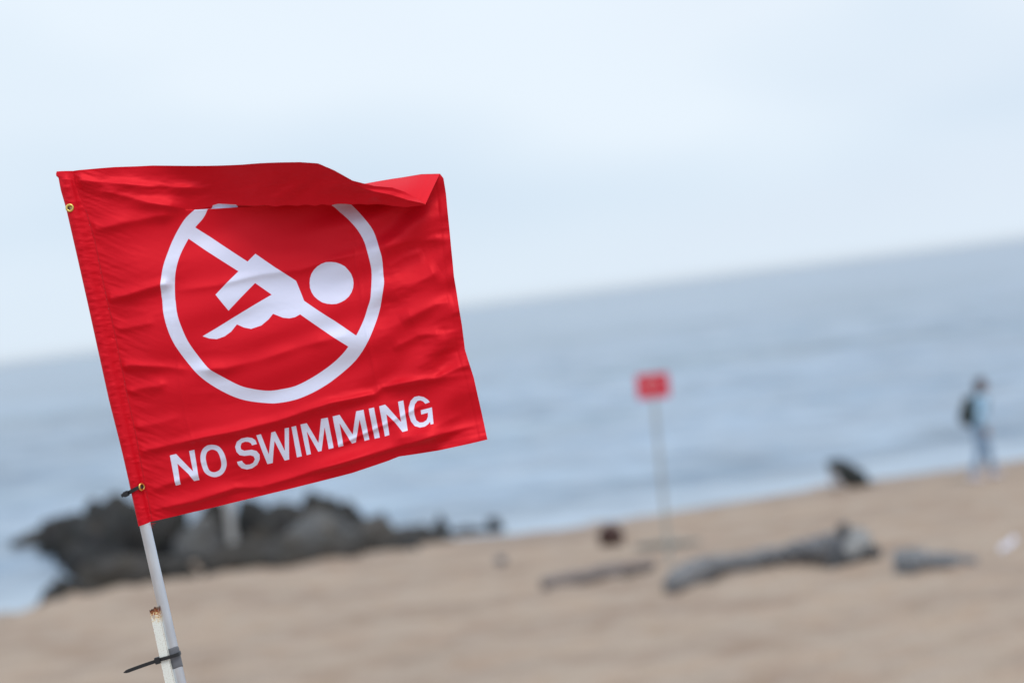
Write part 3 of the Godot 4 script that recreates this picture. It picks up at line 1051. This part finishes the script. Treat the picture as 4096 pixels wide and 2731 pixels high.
func beach_things() -> void:
	# the small red sign on a post
	var sign := thing("warning_sign", "small red rectangular sign on a slim pale post in the sand", "sign", Vector3(1.751, 0.36, -26.9))
	sign.rotation.z = -0.026
	var post := put("post", rounded_box(Vector3(0.048, 2.68, 0.045), 0.008), mat(lin(0.33, 0.335, 0.32), 0.6), sign)
	post.position = Vector3(0, 1.32, 0)
	var board := put("board", rounded_box(Vector3(0.44, 0.33, 0.004), 0.02), mat(lin(0.60, 0.012, 0.04), 0.6), sign)
	board.position = Vector3(0.0, 2.49, 0.028)
	var ink := mat(lin(0.7, 0.66, 0.66), 0.6)
	for i in 3:
		var bar := put("printed_line", rounded_box(Vector3([0.20, 0.26, 0.17][i], 0.009, 0.001), 0.004), ink, board)
		bar.position = Vector3(-0.02, 0.075 - 0.06 * i, 0.0034)
	var bolt := lathe([Vector2(0.0, 0.006), Vector2(0.008, 0.005), Vector2(0.010, 0.0)], 12)
	for y in [0.13, -0.13]:
		var o := put("bolt", bolt, mat(lin(0.5, 0.5, 0.5), 0.35, 1.0), board)
		o.position = Vector3(0, y, 0.0025)

	# the rusty lump
	var lump := put("rusty_float", boulder(Vector3(0.36, 0.36, 0.34), 501, 6, 0.08), mat(lin(0.050, 0.020, 0.016), 0.7))
	lump.position = Vector3(1.16, ground(1.16, -30.9) + 0.13, -30.9)
	tag(lump, "round dark rust brown lump on the sand, left of the sign post", "rock")
	var stone := put("stone", boulder(Vector3(0.17, 0.14, 0.16), 502, 6), mat(lin(0.10, 0.105, 0.125), 0.8))
	stone.position = Vector3(-0.57, ground(-0.57, -29.98) + 0.05, -29.98)
	tag(stone, "single small grey stone on bare sand right of the rock pile", "stone")

	var wood := vmat(0.85)
	var g := func(x: float, z: float, up: float) -> Vector3: return Vector3(x, ground(x, z) + up, z)
	# each piece of wood stands at its own first point
	var pieces := [
		["half buried thin grey green branch crossing behind the sign post", [[1.44, -29.6, 0.03], [1.75, -29.5, 0.045], [2.1, -29.4, 0.03], [2.42, -29.27, 0.02]], [0.045, 0.05, 0.045, 0.03], 601, Color(1.0, 1.0, 0.9)],
		["long thin brown driftwood log left of the sign post", [[0.0, -25.8, 0.06], [0.45, -26.0, 0.07], [0.95, -26.3, 0.07], [1.3, -26.5, 0.06], [1.50, -26.6, 0.05]], [0.085, 0.10, 0.09, 0.07, 0.085], 602, Color(0.95, 0.80, 0.74)],
		["grey slab of driftwood tapering right, beyond the big trunk's root end", [[4.06, -22.85, 0.06], [4.25, -22.8, 0.08], [4.55, -22.76, 0.06], [4.98, -22.7, 0.02]], [0.19, 0.18, 0.11, 0.06], 603, Color(0.95, 0.97, 1.0)],
	]
	for w in pieces:
		var first: Vector3 = g.call(w[1][0][0], w[1][0][1], 0.0)
		var pts := []
		for q in w[1]: pts.append(g.call(q[0], q[1], q[2]) - first)
		var m: StandardMaterial3D = wood.duplicate()
		m.albedo_color = Color(w[4].r, w[4].g, w[4].b).linear_to_srgb()
		var o := put("driftwood", log_mesh(pts, w[2], w[3]), m)
		o.position = first
		tag(o, w[0], "driftwood")
	# the big trunk with its root plate
	var home: Vector3 = g.call(1.54, -23.85, 0.0)
	var trunk := thing("driftwood", "large grey driftwood trunk with a raised root end at right", "driftwood", home)
	var tm: StandardMaterial3D = wood.duplicate()
	tm.albedo_color = lin(0.90, 0.895, 0.91)
	var line := []
	for q in [[1.54, -23.85, 0.08], [1.78, -24.3, 0.11], [2.06, -24.8, 0.12], [2.45, -25.2, 0.09], [2.85, -25.4, 0.10], [3.2, -25.3, 0.12], [3.48, -25.0, 0.17], [3.66, -24.6, 0.22]]: line.append(g.call(q[0], q[1], q[2]) - home)
	put("stem", log_mesh(line, [0.13, 0.165, 0.16, 0.12, 0.115, 0.12, 0.14, 0.17], 604), tm, trunk)
	var plate := put("root_plate", boulder(Vector3(0.66, 0.52, 0.34), 605, 12, 0.22), mat(lin(0.105, 0.11, 0.125), 0.85), trunk)
	plate.position = g.call(3.78, -24.35, 0.20) - home
	plate.rotation = Vector3(0.1, 0.3, -0.15)
	var face := put("broken_face", boulder(Vector3(0.34, 0.34, 0.10), 606, 8, 0.15), mat(lin(0.27, 0.275, 0.28), 0.9), trunk)
	face.position = g.call(3.87, -24.17, 0.27) - home
	face.rotation = Vector3(-0.3, 0.2, -0.5)
	var ends := [[3.98, -24.2, 0.12, 4.16, -24.2, 0.10], [3.62, -24.2, 0.10, 3.52, -24.1, 0.03], [3.74, -24.3, 0.40, 3.76, -24.25, 0.50]]
	for e in ends:
		var a: Vector3 = g.call(e[0], e[1], e[2]) - home
		var b: Vector3 = g.call(e[3], e[4], e[5]) - home
		put("root", log_mesh([a, a.lerp(b, 0.5) + Vector3(0, 0.01, 0), b], [0.085, 0.075, 0.05], 607), mat(lin(0.085, 0.088, 0.095), 0.9), trunk)

	# a scrap of pale plastic
	var sp := PackedVector3Array()
	for i in 12:
		for j in 16:
			var a := i / 11.0 - 0.5
			var b := j / 15.0 - 0.5
			sp.append(Vector3(b * 0.20, 0.05 + b * 0.12 + 0.05 * soft.get_noise_2d(a * 3.0, b * 4.0) + 0.03 * cos(a * 5.0), a * 0.12))
	var scrap := put("plastic_scrap", sheet(sp, 12, 16), mat(lin(0.62, 0.62, 0.72), 0.5))
	scrap.position = Vector3(5.56, ground(5.56, -23.63) + 0.02, -23.63)
	tag(scrap, "crumpled scrap of whitish plastic on the sand near the right edge", "litter")

# ---------------------------------------------------------------- the walker and the dog

func walker() -> void:
	var base := Vector3(7.80, 0.175, -34.35)
	var who := thing("person", "person in light blue top and jeans walking right along the waterline", "person", base)
	var skin := Color(0.30, 0.17, 0.12)
	var V := func(x: float, y: float, z: float) -> Vector3: return Vector3(x, y, z)
	var hip: Vector3 = V.call(0.0, 0.93, 0.0)
	var chest: Vector3 = V.call(0.075, 1.30, 0.0)
	var neck: Vector3 = V.call(0.11, 1.47, 0.0)
	var head: Vector3 = V.call(0.155, 1.615, 0.0)
	var legs := [
		[V.call(-0.01, 0.90, 0.09), V.call(-0.03, 0.50, 0.10), V.call(-0.19, 0.11, 0.10), V.call(-0.05, 0.03, 0.11)],
		[V.call(0.02, 0.90, -0.09), V.call(0.16, 0.50, -0.10), V.call(0.20, 0.10, -0.10), V.call(0.34, 0.045, -0.11)]]
	var arms := [
		[V.call(0.09, 1.41, 0.19), V.call(0.03, 1.13, 0.235), V.call(0.09, 0.89, 0.22)],
		[V.call(0.09, 1.41, -0.19), V.call(0.05, 1.13, -0.235), V.call(0.17, 0.92, -0.21)]]
	var bones := [
		[hip, V.call(0.03, 1.10, 0.0), 0.115, 0.105, skin], [V.call(0.03, 1.10, 0.0), chest, 0.105, 0.12, skin],
		[V.call(0.09, 1.39, 0.12), V.call(0.09, 1.39, -0.12), 0.07, 0.07, skin], [V.call(0.0, 0.92, 0.07), V.call(0.0, 0.92, -0.07), 0.095, 0.095, skin],
		[neck + Vector3(-0.01, -0.06, 0), neck + Vector3(0.02, 0.06, 0), 0.06, 0.055, skin]]
	for l in legs:
		bones.append([l[0], l[1], 0.082, 0.056, skin])
		bones.append([l[1], l[2], 0.055, 0.038, skin])
		bones.append([l[2] + Vector3(-0.03, -0.05, 0), l[3], 0.036, 0.028, skin])
	for a in arms:
		bones.append([a[0], a[1], 0.050, 0.040, skin])
		bones.append([a[1], a[2], 0.040, 0.028, skin])
	var face := [
		[head + Vector3(-0.015, 0.025, 0), head + Vector3(0.005, 0.02, 0), 0.088, 0.085, skin], [head + Vector3(0.03, -0.05, 0), head + Vector3(0.045, -0.075, 0), 0.05, 0.038, skin],
		[head + Vector3(0.088, 0.005, 0), head + Vector3(0.102, -0.02, 0), 0.010, 0.014, skin], [head + Vector3(0.07, 0.025, 0.04), head + Vector3(0.07, 0.025, -0.04), 0.02, 0.02, skin],
		[head + Vector3(0.08, -0.052, 0.018), head + Vector3(0.08, -0.052, -0.018), 0.010, 0.010, Color(0.30, 0.12, 0.10)],
		[head + Vector3(-0.005, -0.01, 0.085), head + Vector3(-0.008, 0.015, 0.09), 0.012, 0.014, skin], [head + Vector3(-0.005, -0.01, -0.085), head + Vector3(-0.008, 0.015, -0.09), 0.012, 0.014, skin],
		[neck + Vector3(0, 0.0, 0), head + Vector3(-0.01, -0.04, 0), 0.054, 0.056, skin]]
	var parts := [[bones, 0.016, 0.012], [face, 0.006, 0.005]]
	for k in 2:
		var wrist: Vector3 = arms[k][2]
		var side := 1.0 if k == 0 else -1.0
		var palm := wrist + Vector3(0.02, -0.075, 0)
		var hand := [[wrist, palm, 0.026, 0.026, skin], [wrist + Vector3(-0.012, -0.04, 0), palm + Vector3(-0.022, 0, 0), 0.018, 0.016, skin], [wrist + Vector3(0.02, -0.04, 0), palm + Vector3(0.022, 0, 0), 0.018, 0.016, skin]]
		for f in 4:
			var root := palm + Vector3(-0.028 + 0.019 * f, -0.012, 0)
			var long: float = [0.052, 0.064, 0.070, 0.064][f]
			var mid := root + Vector3(0.006, -long * 0.55, -0.006 * side)
			hand.append([root, mid, 0.0095, 0.0085, skin])
			hand.append([mid, mid + Vector3(0.004, -long * 0.42, -0.018 * side), 0.0085, 0.0075, skin])
		var thumb := wrist + Vector3(0.026, -0.035, -0.006 * side)
		hand.append([thumb, thumb + Vector3(0.024, -0.03, -0.012 * side), 0.011, 0.0095, skin])
		hand.append([thumb + Vector3(0.024, -0.03, -0.012 * side), thumb + Vector3(0.026, -0.058, -0.02 * side), 0.0095, 0.008, skin])
		parts.append([hand, 0.005, 0.004])
	put("body", flesh(parts), vmat(0.6), who)
	var eye := SphereMesh.new()
	eye.radius = 0.012
	eye.height = 0.024
	for s in [1.0, -1.0]:
		var o := put("eye", eye, mat(lin(0.05, 0.04, 0.035), 0.2), who)
		o.position = head + Vector3(0.075, 0.008, 0.033 * s)
	var hair_c := Color(0.040, 0.026, 0.024)
	put("hair", flesh([[[[head + Vector3(-0.025, 0.045, 0.02), head + Vector3(-0.025, 0.045, -0.02), 0.095, 0.095, hair_c], [head + Vector3(-0.055, 0.02, 0), head + Vector3(-0.06, -0.06, 0), 0.075, 0.06, hair_c], [head + Vector3(0.03, 0.09, 0.02), head + Vector3(0.03, 0.09, -0.02), 0.04, 0.04, hair_c]], 0.010, 0.008]]), vmat(0.7), who)
	var blue := Color(0.33, 0.53, 0.72)
	var top := [
		[V.call(0.005, 0.96, 0.06), V.call(0.005, 0.96, -0.06), 0.128, 0.128, blue], [V.call(0.03, 1.10, 0.05), V.call(0.03, 1.10, -0.05), 0.13, 0.13, blue], [V.call(0.075, 1.30, 0.06), V.call(0.075, 1.30, -0.06), 0.138, 0.138, blue],
		[V.call(0.09, 1.39, 0.14), V.call(0.09, 1.39, -0.14), 0.085, 0.085, blue]]
	for a in arms:
		top.append([a[0], a[1], 0.068, 0.056, blue])
		top.append([a[1], a[1].lerp(a[2], 0.75), 0.056, 0.046, blue])
	put("shirt", flesh([[top, 0.017, 0.014]]), vmat(0.85), who)
	var denim := Color(0.215, 0.31, 0.45)
	var jeans := [[V.call(0.0, 0.93, 0.06), V.call(0.0, 0.93, -0.06), 0.122, 0.122, denim]]
	for l in legs:
		jeans.append([l[0], l[1], 0.098, 0.072, denim])
		jeans.append([l[1], l[2] + Vector3(0, 0.02, 0), 0.072, 0.058, denim])
	put("jeans", flesh([[jeans, 0.017, 0.012]]), vmat(0.85), who)
	var pale := Color(0.50, 0.47, 0.54)
	for l in legs:
		put("shoe", flesh([[[[l[2] + Vector3(-0.035, -0.045, 0), l[3] + Vector3(0.0, 0.0, 0), 0.052, 0.040, pale], [l[2] + Vector3(0, -0.04, 0), l[2] + Vector3(0.0, 0.005, 0), 0.048, 0.048, pale]], 0.010, 0.010]]), vmat(0.7), who)
	var dark := Color(0.018, 0.026, 0.022)
	var bag := thing("backpack", "dark green backpack worn by the walking person", "backpack", base + Vector3(-0.15, 1.0, 0))
	put("pack", flesh([[[[Vector3(0.0, 0.06, 0.07), Vector3(0.0, 0.06, -0.07), 0.115, 0.115, dark], [Vector3(0.02, 0.20, 0.07), Vector3(0.02, 0.20, -0.07), 0.12, 0.12, dark], [Vector3(0.055, 0.36, 0.06), Vector3(0.055, 0.36, -0.06), 0.095, 0.095, dark]], 0.018, 0.016]]), vmat(0.8), bag)
	put("front_pocket", flesh([[[[Vector3(-0.095, 0.08, 0.06), Vector3(-0.095, 0.08, -0.06), 0.05, 0.05, dark], [Vector3(-0.09, 0.17, 0.06), Vector3(-0.09, 0.17, -0.06), 0.045, 0.045, dark]], 0.014, 0.012]]), vmat(0.75), bag)
	for s in [1.0, -1.0]:
		var z: float = 0.115 * s
		put("shoulder_strap", band([Vector3(0.10, 0.43, z), Vector3(0.20, 0.49, z), Vector3(0.30, 0.46, z), Vector3(0.365, 0.36, z), Vector3(0.33, 0.2, z * 1.15), Vector3(0.16, 0.06, z * 1.3)], [Vector3(0, 0, 1), Vector3(0, 0, 1), Vector3(0, 0, 1), Vector3(0, 0, 1), Vector3(0, 0, 1), Vector3(0, 0, 1)], [0.05, 0.06, 0.06, 0.055, 0.04, 0.03], 0.012), mat(Color(0.018, 0.026, 0.022).linear_to_srgb(), 0.8), bag)

func dog() -> void:
	var at := Vector3(5.75, ground(5.75, -36.2) - 0.02, -36.2)
	var o := thing("dog", "black dog with a white chest sitting on the sand by the water", "dog", at)
	var black := Color(0.010, 0.013, 0.014)
	var white := Color(0.50, 0.50, 0.54)
	var tan_c := Color(0.20, 0.12, 0.075)
	var V := func(x: float, y: float, z: float) -> Vector3: return Vector3(x, y, z)
	var bones := [
		[V.call(-0.13, 0.42, 0.0), V.call(0.05, 0.27, 0.0), 0.172, 0.195, black], [V.call(0.05, 0.27, 0.0), V.call(0.22, 0.155, 0.0), 0.195, 0.175, black],
		[V.call(-0.245, 0.34, 0.0), V.call(-0.225, 0.22, 0.0), 0.090, 0.085, white],
		[V.call(-0.17, 0.43, 0.0), V.call(-0.245, 0.50, 0.0), 0.085, 0.072, black]]
	for s in [1.0, -1.0]:
		var z: float = 0.075 * s
		bones.append([V.call(-0.24, 0.32, z), V.call(-0.215, 0.22, z), 0.066, 0.055, white])
		bones.append([V.call(-0.215, 0.22, z), V.call(-0.235, 0.12, z), 0.050, 0.040, white])
		bones.append([V.call(-0.235, 0.12, z), V.call(-0.235, 0.03, z), 0.040, 0.034, tan_c])
		bones.append([V.call(-0.235, 0.026, z), V.call(-0.285, 0.022, z), 0.030, 0.024, tan_c])
		bones.append([V.call(0.21, 0.16, z * 1.1), V.call(0.05, 0.20, z * 1.4), 0.115, 0.085, black])
		bones.append([V.call(0.05, 0.20, z * 1.4), V.call(0.17, 0.055, z * 1.4), 0.062, 0.045, black])
		bones.append([V.call(0.17, 0.045, z * 1.4), V.call(0.03, 0.028, z * 1.4), 0.033, 0.028, tan_c])
	bones.append([V.call(0.28, 0.11, 0.0), V.call(0.40, 0.055, 0.03), 0.036, 0.030, black])
	bones.append([V.call(0.40, 0.055, 0.03), V.call(0.52, 0.045, 0.05), 0.032, 0.014, black])
	var head := [
		[V.call(-0.235, 0.48, 0.02), V.call(-0.245, 0.50, 0.05), 0.080, 0.082, black], [V.call(-0.265, 0.48, 0.09), V.call(-0.305, 0.445, 0.17), 0.044, 0.030, black],
		[V.call(-0.268, 0.462, 0.095), V.call(-0.30, 0.428, 0.16), 0.026, 0.018, tan_c], [V.call(-0.285, 0.515, 0.085), V.call(-0.225, 0.515, 0.105), 0.030, 0.030, black]]
	for s in [1.0, -1.0]:
		head.append([V.call(-0.245 + 0.060 * s, 0.555, 0.045 + 0.025 * s), V.call(-0.245 + 0.085 * s, 0.50, 0.05 + 0.030 * s), 0.024, 0.012, black])
	put("body", flesh([[bones, 0.015, 0.012], [head, 0.008, 0.006]]), vmat(0.65), o)
	var ball := SphereMesh.new()
	ball.radius = 0.010
	ball.height = 0.020
	for s in [1.0, -1.0]:
		var e := put("eye", ball, mat(lin(0.02, 0.012, 0.008), 0.15), o)
		e.position = Vector3(-0.262 + 0.030 * s, 0.518, 0.120 + 0.010 * s)
	var nose := put("nose", ball, mat(lin(0.01, 0.01, 0.01), 0.3), o)
	nose.position = Vector3(-0.316, 0.445, 0.196)
	nose.scale = Vector3(1.0, 1.1, 1.5)
